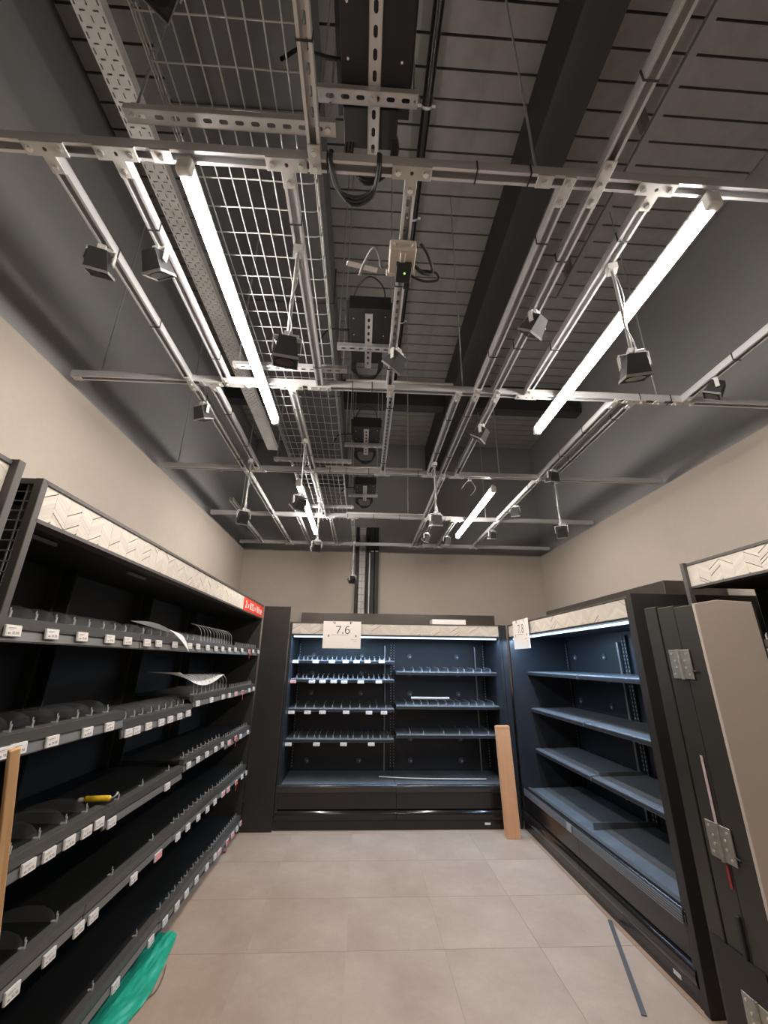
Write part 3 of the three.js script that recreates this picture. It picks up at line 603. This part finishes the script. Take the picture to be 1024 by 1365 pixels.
bays.forEach(([label, lv], i) => shelvingBay(label, 'black wall shelving bays', [XB, 0, Z0 - LB * (i + 0.5)], 0, LB, lv, { grid: i === 0, sign: i === 3 ? 0.86 : 0, bracket: i === 0 ? [0.26] : i === 1 ? [0.4] : null, far: i === 3 }));
shelvingBay('black shelving bay before the wire grid end, only its header corner in view', 'black wall shelving bays', [XB, 0, -1.298 + 0.455], 0, LB, [[1.776, 0, ''], [1.4, 0, ''], [1.0, 0, ''], [0.62, 0, ''], [0.18, 0, '']]);
shelvingBay('black shelving bay with pale herringbone header behind the hinged panels', 'black wall shelving bays', [2.65, 0, -2.52 + 0.5], Math.PI, 1.0, [[1.78, 0.1, 'clip'], [1.4, 0.1, 'clip'], [1.0, 0, ''], [0.62, 0, ''], [0.18, 0, '']]);
// frame posts of those two bays
{
  const fp = (x, z, label) => solo('shelving_post', label, 'post', RB(0.032, 2.275, 0.03, 0.003), M.trim, [x, 1.1375, z], 'frame posts at shelving ends');
  fp(-1.178, -1.314, 'grey frame post between the wire grid end and the next shelving header');
  fp(2.086, -2.535, 'dark frame post at the end of the shelving behind the hinged panels');
}
// price tags on the shelving, one list of photo points for each shelf level
const tagRows = [
  ['top', [[15, 841], [67.5, 845.6], [108, 849], [145, 852], [169, 854.5], [195, 857], [210.5, 858], [232, 859.5], [252, 861], [263, 862], [276, 863.5], [287, 864.6], [296, 865], [305, 866], [313, 866], [322, 867], [332, 868.5, 1], [337, 868], [344, 869]]],
  ['second', [[3, 1004], [23, 998], [68, 988], [115, 976], [144.5, 968.7], [170, 977, 0], [181, 973.5, 0], [197, 968], [214, 963], [226, 959], [238.5, 955], [250, 951], [262.7, 937.7], [281, 933], [296.5, 929], [305, 927], [314, 925, 2], [323, 923, 1], [331.6, 920], [337.5, 918]]],
  ['third', [[36, 1155.6], [64, 1139], [91, 1122.5], [114, 1109], [131, 1097.6], [147.5, 1096.4], [222, 1048.5], [250.6, 1020], [263, 1012.7], [275, 1005.5], [286.7, 998.7], [295.5, 992.4], [305, 990, 2], [313.7, 984, 1], [320, 981.5], [329.7, 976]]],
  ['fourth', [[14, 1324], [64, 1275.5], [103.5, 1238.5], [123, 1221.6], [177, 1171], [209.7, 1140.7, 2], [236, 1115.6], [249.5, 1102.7], [263.4, 1090], [275.7, 1079], [285.8, 1069], [296.7, 1058.4, 2], [303.6, 1052.6, 2], [314.4, 1043, 1], [322, 1035.5], [328, 1030]]],
  ['lowest', [[152.7, 1314], [200, 1254.5], [219, 1228], [235, 1208], [247.7, 1191], [261, 1173], [275, 1155.8], [285.8, 1141.8], [291.8, 1135.8, 2], [302.5, 1122.5, 1], [309.4, 1112.8, 2], [315.4, 1104.8], [320.8, 1096.7, 2]]],
];
for (const [row, pts] of tagRows) for (const [px, py, kind = 0] of pts) {
  const p = onX(px, py, XB + 0.565);
  const bay = ['wire grid end', 'second', 'third', 'red promotion'][Math.max(0, Math.min(3, Math.floor((Z0 - p.z) / LB)))];
  const what = kind === 1 ? 'red price tag with hanging flag' : kind === 2 ? 'pinkish price tag' : 'white price tag';
  priceTag(p, Math.PI / 2, `${what} on the ${row} shelf of the ${bay} bay`, `price tags of the ${row} wall shelves`, kind === 2 ? 0.09 : 0.068, 0.038, kind);
}

// ------------------------------------------------------------------ panel between shelving and chilled case
solo('filler_panel', 'tall dark brown filler panel between wall shelving and chilled case', 'panel', RB(0.31, 2.262, 0.03, 0.003), M.panel, [-1.02, 1.131, -5.125]);

// ------------------------------------------------------------------ open chilled display cases, front towards local +z, local x from 0 to L
function chilledCase(label, pos, turn, L, mods, opt) {
  const t = thing('chilled_display_case', label, 'display case', pos, 'open chilled display cases', turn);
  const D = 0.95, H = 2.09, back = -0.7, cx = L / 2;
  part(t, 'back_panel', BX(L, H - 0.1, 0.03), M.case, [cx, (H - 0.1) / 2 + 0.05, back - 0.015]);
  part(t, 'roof', BX(L, 0.05, D - 0.02), M.case, [cx, H - 0.12, -D / 2]);
  for (const s of [0, 1]) part(t, 'side_panel', BX(0.03, H, D), s ? opt.sideB || M.case : opt.sideA || M.case, [s ? L - 0.015 : 0.015, H / 2, -D / 2]);
  // base in profile (z towards the front)
  const prof = (pts, x, len, mat, name) => part(t, name, (() => { const g = sweepZ(pts, len); g.rotateY(-Math.PI / 2); return boxUV(toCreasedNormals(g, 0.7)); })(), mat, [x, 0, 0]);
  part(t, 'kick_plate', BX(L, 0.08, 0.03), M.caseBase, [cx, 0.04, -0.018]);
  const bp = [[-0.06, 0.08], [-0.004, 0.08]]; for (let i = 0; i <= 14; i++) { const a = -Math.PI / 2 + Math.PI * i / 14; bp.push([-0.004 + 0.02 * Math.cos(a), 0.125 + 0.045 * Math.sin(a)]); } bp.push([-0.06, 0.17]);
  for (let k = 0; k < 2; k++) {
    const x = L * (k + 0.5) / 2, len = L / 2 - 0.004;
    prof(bp, x, len, M.bumper, 'bumper');
    prof([[-0.06, 0.184], [-0.012, 0.184], [-0.006, 0.26], [-0.004, 0.33], [-0.06, 0.33]], x, len, M.caseBase, 'front_panel');
    prof((() => { const q = [[-0.08, 0.33], [-0.006, 0.33]]; for (let i = 0; i <= 14; i++) { const a = -Math.PI / 2 + Math.PI * i / 14; q.push([-0.006 + 0.014 * Math.cos(a), 0.367 + 0.037 * Math.sin(a)]); } q.push([-0.03, 0.404], [-0.035, 0.395], [-0.03, 0.34], [-0.08, 0.34]); return q; })(), x, len, opt.lip || M.lip, 'front_rail');
    if (k && opt.dividers) part(t, 'deck_divider', BX(0.014, 0.05, 0.5), M.caseRail, [L / 2, 0.405, -0.4]);
    const dk = part(t, 'deck', RB(len, 0.02, 0.62, 0.003), M.caseShelf, [x, 0.375, -0.36], [0.03, 0, 0]);
    part(dk, 'air_grille', BX(len, 0.012, 0.05), M.caseMetal, [0, 0.012, 0.29]);
  }
  part(t, 'rating_plate', RB(0.06, 0.02, 0.004, 0.001), M.white, [opt.plateX, 0.05, -0.002]);
  // header
  const hd = part(t, 'header', BX(L, 0.15, 0.04), M.trim, [cx, H - 0.078, -0.03]);
  part(hd, 'backing', BX(L - 0.02, 0.13, 0.004), M.plankBack, [0, 0, 0.021]);
  herringbone(hd, -L / 2 + 0.01, L / 2 - 0.01, -0.06, 0.06, m => m.position.set(0, 0, 0.023), 0.12, 0.03, 0.57, 0.2);
  part(hd, 'edge_trim', BX(L, 0.012, 0.016), M.trim, [0, 0.069, 0.024]);
  // light strip under the header
  const ls = part(t, 'light_strip', BX(L - 0.1, 0.016, 0.02), M.coolGlow, [cx, H - 0.166, -0.05]); ls.userData.label = 'cool white light strip';
  const rl = new THREE.RectAreaLight(new THREE.Color().setRGB(...COOL.color), COOL.panel, L - 0.12, 0.018);
  rl.position.set(cx, H - 0.1755, -0.05); rl.rotation.x = -Math.PI / 2; rl.rotation.x -= 0; rl.name = 'case_light'; t.add(rl);
  // canopy above the header
  part(t, 'canopy', RB(L - (opt.canopyCut || 0.1), 0.16, D - 0.47, 0.004), M.canopy, [cx + (opt.canopyShift || 0), H + 0.08, -0.46 - (D - 0.47) / 2]);
  // uprights and rear posts
  for (const x of [0.05, L / 2 - 0.02, L / 2 + 0.02, L - 0.05]) {
    const u = part(t, 'upright', BX(0.03, 1.5, 0.02), M.case, [x, 1.16, back + 0.012]);
    const gs = []; for (let k = 0; k < 44; k++) gs.push(bx2(0.008, 0.012, 0.002, 0, -0.72 + k * 0.033, 0.0105));
    const sl = part(u, 'slot_row', join(gs), M.slotDot); sl.userData.kind = 'stuff';
  }
  for (const x of [L / 2 - 0.1, L - 0.16]) part(t, 'rear_post', CY(0.013, 0.013, 1.46, 12), M.caseMetal, [x, 1.12, back + 0.02]);
  for (let k = 0; k < 2; k++) for (const ux of [0.18, 0.68]) for (const y of [0.5, 0.74, 1.26, 1.5, 1.72]) {
    const rs = part(t, 'air_valve', CY(0.03, 0.034, 0.012, 18), M.caseRail, [L / 2 * k + ux * L / 2, y, back + 0.006], [Math.PI / 2, 0, 0]);
    part(rs, 'valve_knob', CY(0.011, 0.011, 0.01, 10), M.slotDot, [0.008, 0.01, 0.006]);
  }
  // shelves
  mods.forEach((shelves, k) => shelves.forEach(([y, n, under]) => {
    const len = L / 2 - 0.035, x = L / 2 * (k + 0.5), f = -0.2, d = 0.47;
    const sh = part(t, 'shelf', RB(len, 0.018, d, 0.003), M.caseShelf, [x, y - 0.01, f - d / 2], [0.02, 0, 0]);
    part(sh, 'front_rail', RB(len + 0.01, 0.036, 0.016, 0.004), M.caseRail, [0, -0.012, d / 2 + 0.006]);
    part(sh, 'price_channel', BX(len, 0.022, 0.004), M.case, [0, -0.012, d / 2 + 0.0155]);
    for (const s of [-1, 1]) part(sh, 'shelf_bracket', memo('cbr', () => { const g = new THREE.ExtrudeGeometry(poly([[-0.23, -0.01], [0.2, -0.01], [0.18, -0.022], [-0.23, -0.07]]), { depth: 0.003, bevelEnabled: false }); g.rotateY(-Math.PI / 2); return boxUV(g); }), M.case, [s * (len / 2 - 0.006), 0, 0]);
    if (opt.dividers && k && y < 1) part(sh, 'shelf_divider', BX(0.012, 0.035, d - 0.06), M.caseRail, [-len / 2 + 0.004, 0.022, -0.02]);
    for (let i = 0; i < n; i++) {
      const ux = -len / 2 + 0.05 + (i + 0.5 + rr(-0.18, 0.18)) * (len - 0.08) / n;
      const dv = part(sh, 'divider_clip', memo('cclip', () => { const g = new THREE.ExtrudeGeometry(poly([[-0.011, 0], [0.011, 0], [0.003, 0.04], [-0.003, 0.04]]), { depth: 0.006, bevelEnabled: false }); return boxUV(g); }), M.clipWhite, [ux, 0.006, d / 2 - 0.012]);
      part(dv, 'divider_fin', memo('cfin', () => boxUV(new THREE.BoxGeometry(0.0015, 0.045, 0.4))), M.clear, [0, 0.024, -0.2]);
      part(dv, 'divider_edge', memo('cedge', () => rod(V(0, 0.048, -0.02), V(0, 0.048, -0.3), 0.0022, 5)), M.clipWhite);
    }
    if (under) {
      const u = part(sh, 'light_strip', BX(len - 0.06, 0.008, 0.014), M.coolGlow, [0, -0.018, d / 2 - 0.03]); u.userData.label = 'cool white light strip';
      const l2 = new THREE.RectAreaLight(new THREE.Color().setRGB(...COOL.color), COOL.panel * under, len - 0.08, 0.012);
      l2.position.set(x, y - 0.034, f - 0.025); l2.rotation.x = -Math.PI / 2; l2.name = 'shelf_light'; t.add(l2);
    }
  }));
  return t;
}
const caseL = 2.56;
chilledCase('open chilled case across the far wall, with 7.6 card and divided shelves', [-0.86, 0, -5.15], 0, caseL,
  [[[1.665, 20, 1.3], [1.455, 19, 0], [1.135, 11, 0], [0.82, 15, 0]], [[1.545, 11, 0.6], [1.17, 12, 0], [0.865, 6, 0]]], { plateX: 2.25, canopyCut: -0.02, canopyShift: 0.07 });
chilledCase('open chilled case along the plain wall with 7.8 card and bare shelves', [1.79, 0, -5.16], -Math.PI / 2, 2.43,
  [[[1.565, 0, 0], [1.175, 0, 0], [0.765, 0, 0]], [[1.565, 0, 0], [1.175, 0, 0], [0.765, 0, 0]]], { plateX: 2.25, canopyCut: 0.35, canopyShift: -0.06, lip: M.blackGloss, sideB: M.panel, dividers: true });
solo('corner_panel', 'narrow dark filler panel in the corner between the two chilled cases', 'panel', RB(0.064, 2.085, 0.03, 0.003), M.case, [1.736, 1.045, -5.17]);
// end panel of that case, standing towards the camera
solo('case_end_panel', 'tall black end panel closing the bare chilled case', 'panel', RB(0.98, 2.1, 0.045, 0.004), M.panel, [2.27, 1.05, -2.7]);
{ // clear price strip on the rail of the bare case
  const t = thing('price_strip', 'clear ribbed price strip along the lower front rail of the bare case', 'price strip', [1.774, 0.372, -3.9]);
  for (let k = 0; k < 5; k++) part(t, 'rib', BX(0.003, 0.003, 2.3), M.ribGrey, [0.002 - k * 0.0004, -0.03 + k * 0.013, 0]);
  part(t, 'strip', BX(0.002, 0.066, 2.3), M.caseRail, [0.006, -0.004, 0]);
  part(t, 'holder', RB(0.006, 0.05, 0.08, 0.002), M.clip, [-0.008, 0, -0.12]);
}
// price tags on the divided case
const caseTags = [
  ['top', [[394, 882], [421, 882], [442.5, 882], [461, 882], [475.5, 882], [490, 882], [509, 882]]],
  ['second', [[390.5, 908.5, 2], [416, 908.5], [430, 908.5], [445, 908.5], [459, 909], [481, 909], [505, 909]]],
  ['third', [[388.5, 949.5], [410, 949.5], [430, 949.5], [461.5, 949.5], [492, 950], [512, 950]]],
  ['fourth', [[384.5, 992], [422, 992], [458, 992], [495, 992]]],
];
for (const [row, pts] of caseTags) for (const [px, py, kind = 0] of pts) priceTag(onZ(px, py, -5.325), 0, `${kind === 2 ? 'pinkish' : 'white'} price tag on the ${row} divided shelf of the far chilled case`, `price tags on the ${row} chilled shelf`, 0.075, 0.036, kind);

// ------------------------------------------------------------------ price cards on the cases
function bigCard(text, label, c, w, h, turn) {
  const t = thing('price_card', label, 'card', c, 'large price cards', turn);
  part(t, 'card_sheet', RB(w, h, 0.004, 0.001, 1), M.white);
  const tex = canvasTex(512, 366, (g, W, H) => {
    g.fillStyle = '#e6dfda'; g.fillRect(0, 0, W, H); g.fillStyle = '#3a3230'; g.font = '150px sans-serif'; g.textAlign = 'center'; g.fillText(text, W / 2 + 10, 168);
    g.fillRect(112, 182, 230, 4); g.fillStyle = '#8a807b'; g.fillRect(62, 182, 22, 30); g.fillRect(436, 182, 22, 30); g.fillRect(380, 246, 80, 5); g.fillRect(420, 274, 44, 4);
    g.fillStyle = '#4a4442'; g.fillRect(146, 2, 14, 34); g.fillRect(362, 2, 14, 34);
  });
  part(t, 'card_print', new THREE.PlaneGeometry(w - 0.006, h - 0.006), std([1, 1, 1], 0.6, 0, { map: tex }), [0, 0, 0.0025]);
  for (const x of [-0.11, 0.11]) part(t, 'hook', BX(0.008, 0.04, 0.004), M.bronze, [x, h / 2 - 0.005, 0.004]);
}
bigCard('7.6', 'white card reading 7.6 hung on the far chilled case header', [-0.235, 1.945, -5.128], 0.45, 0.31, 0);
bigCard('7.8', 'white card reading 7.8 hung on the bare chilled case header', [1.768, 1.955, -4.67], 0.47, 0.31, -Math.PI / 2);
solo('white_sheet', 'white card lying on top of the far chilled case', 'sheet', RB(0.42, 0.06, 0.2, 0.002), M.white, [1.08, 2.122, -5.32]);

// ------------------------------------------------------------------ loose things
{ // cardboard box
  const t = thing('cardboard_box', 'long brown cardboard box standing on end against the chilled case', 'box', [1.58, 0, -4.9]);
  t.rotation.set(-0.085, 0, 0);
  part(t, 'box_sleeve', RB(0.145, 1.0, 0.075, 0.003), M.card, [0, 0.5, -0.03]);
  part(t, 'box_flap', RB(0.137, 0.006, 0.068, 0.002), M.card, [0, 1.003, -0.03], [0.04, 0, 0.02]);
  part(t, 'flap_edge', BX(0.145, 0.02, 0.002), M.card, [0, 0.99, 0.009]);
}
{ // flat metal bar on the floor
  const a = V(1.753, 0.004, -3.515), b = V(1.464, 0.004, -2.717), m = a.clone().add(b).multiplyScalar(0.5);
  const o = solo('metal_bar', 'flat grey metal bar lying on the floor tiles', 'bar', RB(0.026, 0.006, a.distanceTo(b), 0.001), M.flat, [m.x, 0.0035, m.z]);
  o.rotation.y = Math.atan2(a.x - b.x, a.z - b.z);
}
{ // green film
  const nu = 22, nv = 60, pos = [], idx = [];
  const L = v => -1.262 + 0.02 * vnoise(v * 6, 2, 99, 4), R = v => -1.115 + 0.06 * Math.min(1, v * 2.4) - 0.02 * v + 0.02 * vnoise(v * 7, 5, 99, 9);
  for (let j = 0; j <= nv; j++) for (let i = 0; i <= nu; i++) {
    const v = j / nv, u = i / nu, x = L(v) + (R(v) - L(v)) * u, z = -3.46 + v * 1.25 + 0.03 * vnoise(u * 5, 1, 99, 3) * (v < 0.05 ? 1 : 0);
    const y = 0.006 + 0.018 * Math.abs(vnoise(u * 7 + v * 3, v * 12, 999, 12) - 0.35) + 0.012 * vnoise(u * 14 - v * 9, v * 26, 999, 21) * Math.sin(Math.PI * u);
    pos.push(x, y, z);
    if (i < nu && j < nv) { const a = j * (nu + 1) + i, b = a + 1, c = a + nu + 1, d = c + 1; idx.push(a, c, b, b, c, d); }
  }
  const g = new THREE.BufferGeometry(); g.setAttribute('position', new THREE.Float32BufferAttribute(pos, 3)); g.setIndex(idx); g.computeVertexNormals();
  solo('green_film', 'crumpled green plastic film on the floor along the lowest shelf', 'film', g, M.green);
  solo('packing_strap', 'thin brown strap loop beside the green film on the floor', 'strap', TB([[-1.06, 0.008, -3.15], [-1.03, 0.012, -3.02], [-1.035, 0.008, -2.93], [-1.07, 0.006, -2.9]], 0.003, 24, 6), M.plankBack);
}
{ // wooden stick leaning on the shelving
  const top = onX(19, 998, -1.1), foot = V(-1.16, 0.0, -1.98);
  const d = top.clone().sub(foot), g = RB(0.03, d.length(), 0.02, 0.004);
  const o = solo('wooden_slat', 'pale wooden slat leaning against the shelving edge', 'slat', g, M.wood, top.clone().add(foot).multiplyScalar(0.5).toArray());
  const y = d.clone().normalize(), z = V(0.85, 0, 0.5).sub(y.clone().multiplyScalar(V(0.85, 0, 0.5).dot(y))).normalize(), x = y.clone().cross(z);
  o.quaternion.setFromRotationMatrix(new THREE.Matrix4().makeBasis(x, y, z));
}
{ // yellow handle
  const t = thing('yellow_tool', 'yellow tool handle lying on the third shelf of the black shelving', 'tool', [-1.262, 0.994, -2.43], undefined, 0.08);
  part(t, 'handle', moved(new THREE.CapsuleGeometry(0.013, 0.1, 6, 12), 0, 0, 0, 0, 0, Math.PI / 2), M.yellow, [0, 0.013, 0]);
  part(t, 'tip', moved(new THREE.CapsuleGeometry(0.0095, 0.016, 4, 10), 0, 0, 0, 0, 0, Math.PI / 2), M.jbox, [-0.07, 0.011, 0.004], [0, 0.3, 0]);
  part(t, 'hook', TB([[0.06, 0.013, 0], [0.075, 0.02, 0.01], [0.085, 0.03, 0.005], [0.08, 0.035, -0.01]], 0.004, 12, 6), M.plate);
}
function sheet(name, label, fn, nu = 16, nv = 10, mat = M.paper) {
  const pos = [], idx = [];
  for (let j = 0; j <= nv; j++) for (let i = 0; i <= nu; i++) { pos.push(...fn(i / nu, j / nv)); if (i < nu && j < nv) { const a = j * (nu + 1) + i, b = a + 1, c = a + nu + 1, d = c + 1; idx.push(a, c, b, b, c, d); } }
  const g = new THREE.BufferGeometry(); g.setAttribute('position', new THREE.Float32BufferAttribute(pos, 3)); g.setIndex(idx); g.computeVertexNormals();
  return solo(name, label, 'paper', g, mat);
}
// u runs along the shelf (away from the camera), v from the back to the drooping front
sheet('paper_sheet', 'white curled paper sheet drooping over the top shelf tags', (u, v) => [-1.3 + 0.145 * Math.sqrt(v), 1.85 - 0.03 * u - v * v * (0.015 + 0.11 * u * u), -2.45 - 0.5 * u - 0.03 * v]);
sheet('paper_sheet', 'white curled paper sheet lying over curled dividers of the second shelf', (u, v) => [-1.46 + v * 0.25, 1.535 + 0.03 * (1 - u) * (1 - u) - 0.075 * v * v * Math.sin(Math.PI * Math.min(1, u * 1.05)) - 0.01 * u, -3.1 - 0.98 * u + 0.06 * v]);
{
  const c = TB([[0.245, 0.402, -5.5], [0.6, 0.4, -5.44], [1.0, 0.4, -5.41], [1.473, 0.4, -5.4]], 0.006, 30, 6);
  solo('white_strip', 'white plastic strip lying on the deck of the far chilled case', 'strip', c, M.white);
  solo('paper_roll', 'white paper roll lying on a divided shelf of the far chilled case', 'roll', rod(V(0.63, 1.235, -5.5), V(1.1, 1.235, -5.5), 0.014, 14), M.white);
}

// ------------------------------------------------------------------ hinged panels standing by the shelving
{
  const t = thing('hinged_panels', 'folded stack of dark and beige hinged panels with steel hinges standing on the floor', 'folding panel', [1.5, 0, -1.99]);
  const H = 1.92;
  const slab = (z0, z1, w, mat, x = 0, name = 'panel_leaf', h = H) => part(t, name, RB(w, h, z0 - z1, 0.004), mat, [x + w / 2, h / 2, (z0 + z1) / 2 + 1.99]);
  slab(-2.077, -2.163, 0.3, M.leaf, 0, 'panel_leaf', 1.932);
  slab(-1.955, -2.07, 0.3, M.leaf, 0.003, 'panel_leaf', 1.922);
  slab(-1.83, -1.95, 0.3, M.leaf, 0, 'panel_leaf', 1.912);
  // beige face towards the aisle start
  const fg = new THREE.ExtrudeGeometry(poly([[0.0, 0], [0.0, 1.912], [0.11, 1.93], [0.272, 1.924], [0.272, 0]]), { depth: 0.012, bevelEnabled: true, bevelSize: 0.002, bevelThickness: 0.002, bevelSegments: 1 });
  part(t, 'beige_face', boxUV(fg), M.beige, [0.0, 0.0, 0.162]);
  part(t, 'lower_cover', BX(0.004, 0.6, 0.25), M.leafDark, [-0.003, 0.3, -0.03]);
  for (const yc of [1.655, 0.97, 0.42]) {
    const hz = 0.02;
    const h = part(t, 'hinge', memo('hg', () => boxUV(join([moved(new RoundedBoxGeometry(0.006, 0.128, 0.06, 2, 0.0028), 0, 0, -0.035), moved(new RoundedBoxGeometry(0.006, 0.128, 0.06, 2, 0.0028), 0, 0, 0.035)]))), M.hinge, [-0.006, yc, hz]);
    part(h, 'hinge_barrel', CY(0.008, 0.008, 0.132, 12), M.hinge, [-0.003, 0, 0]);
    for (const sz of [-1, 1]) for (const y of [-0.045, -0.015, 0.015, 0.045]) part(h, 'screw', moved(CY(0.0055, 0.0055, 0.003, 10), 0, 0, 0, 0, 0, Math.PI / 2), M.bolt, [-0.004, y, sz * (0.03 + 0.016 * (Math.abs(y) > 0.03 ? 1 : 0))]);
    part(h, 'pin', rod(V(0, 0, 0), V(-0.004, 0, 0.03), 0.004, 6), M.black, [-0.002, -0.03, 0.065]);
  }
  part(t, 'tape', BX(0.002, 0.26, 0.014), std([0.45, 0.36, 0.36], 0.6), [-0.002, 1.15, 0.012]);
  part(t, 'tape', BX(0.002, 0.075, 0.012), M.redDark, [-0.002, 0.855, 0.02]);
  part(t, 'latch', RB(0.014, 0.13, 0.018, 0.004), M.black, [-0.006, 0.67, 0.02]);
}

renderer.render(scene, camera);
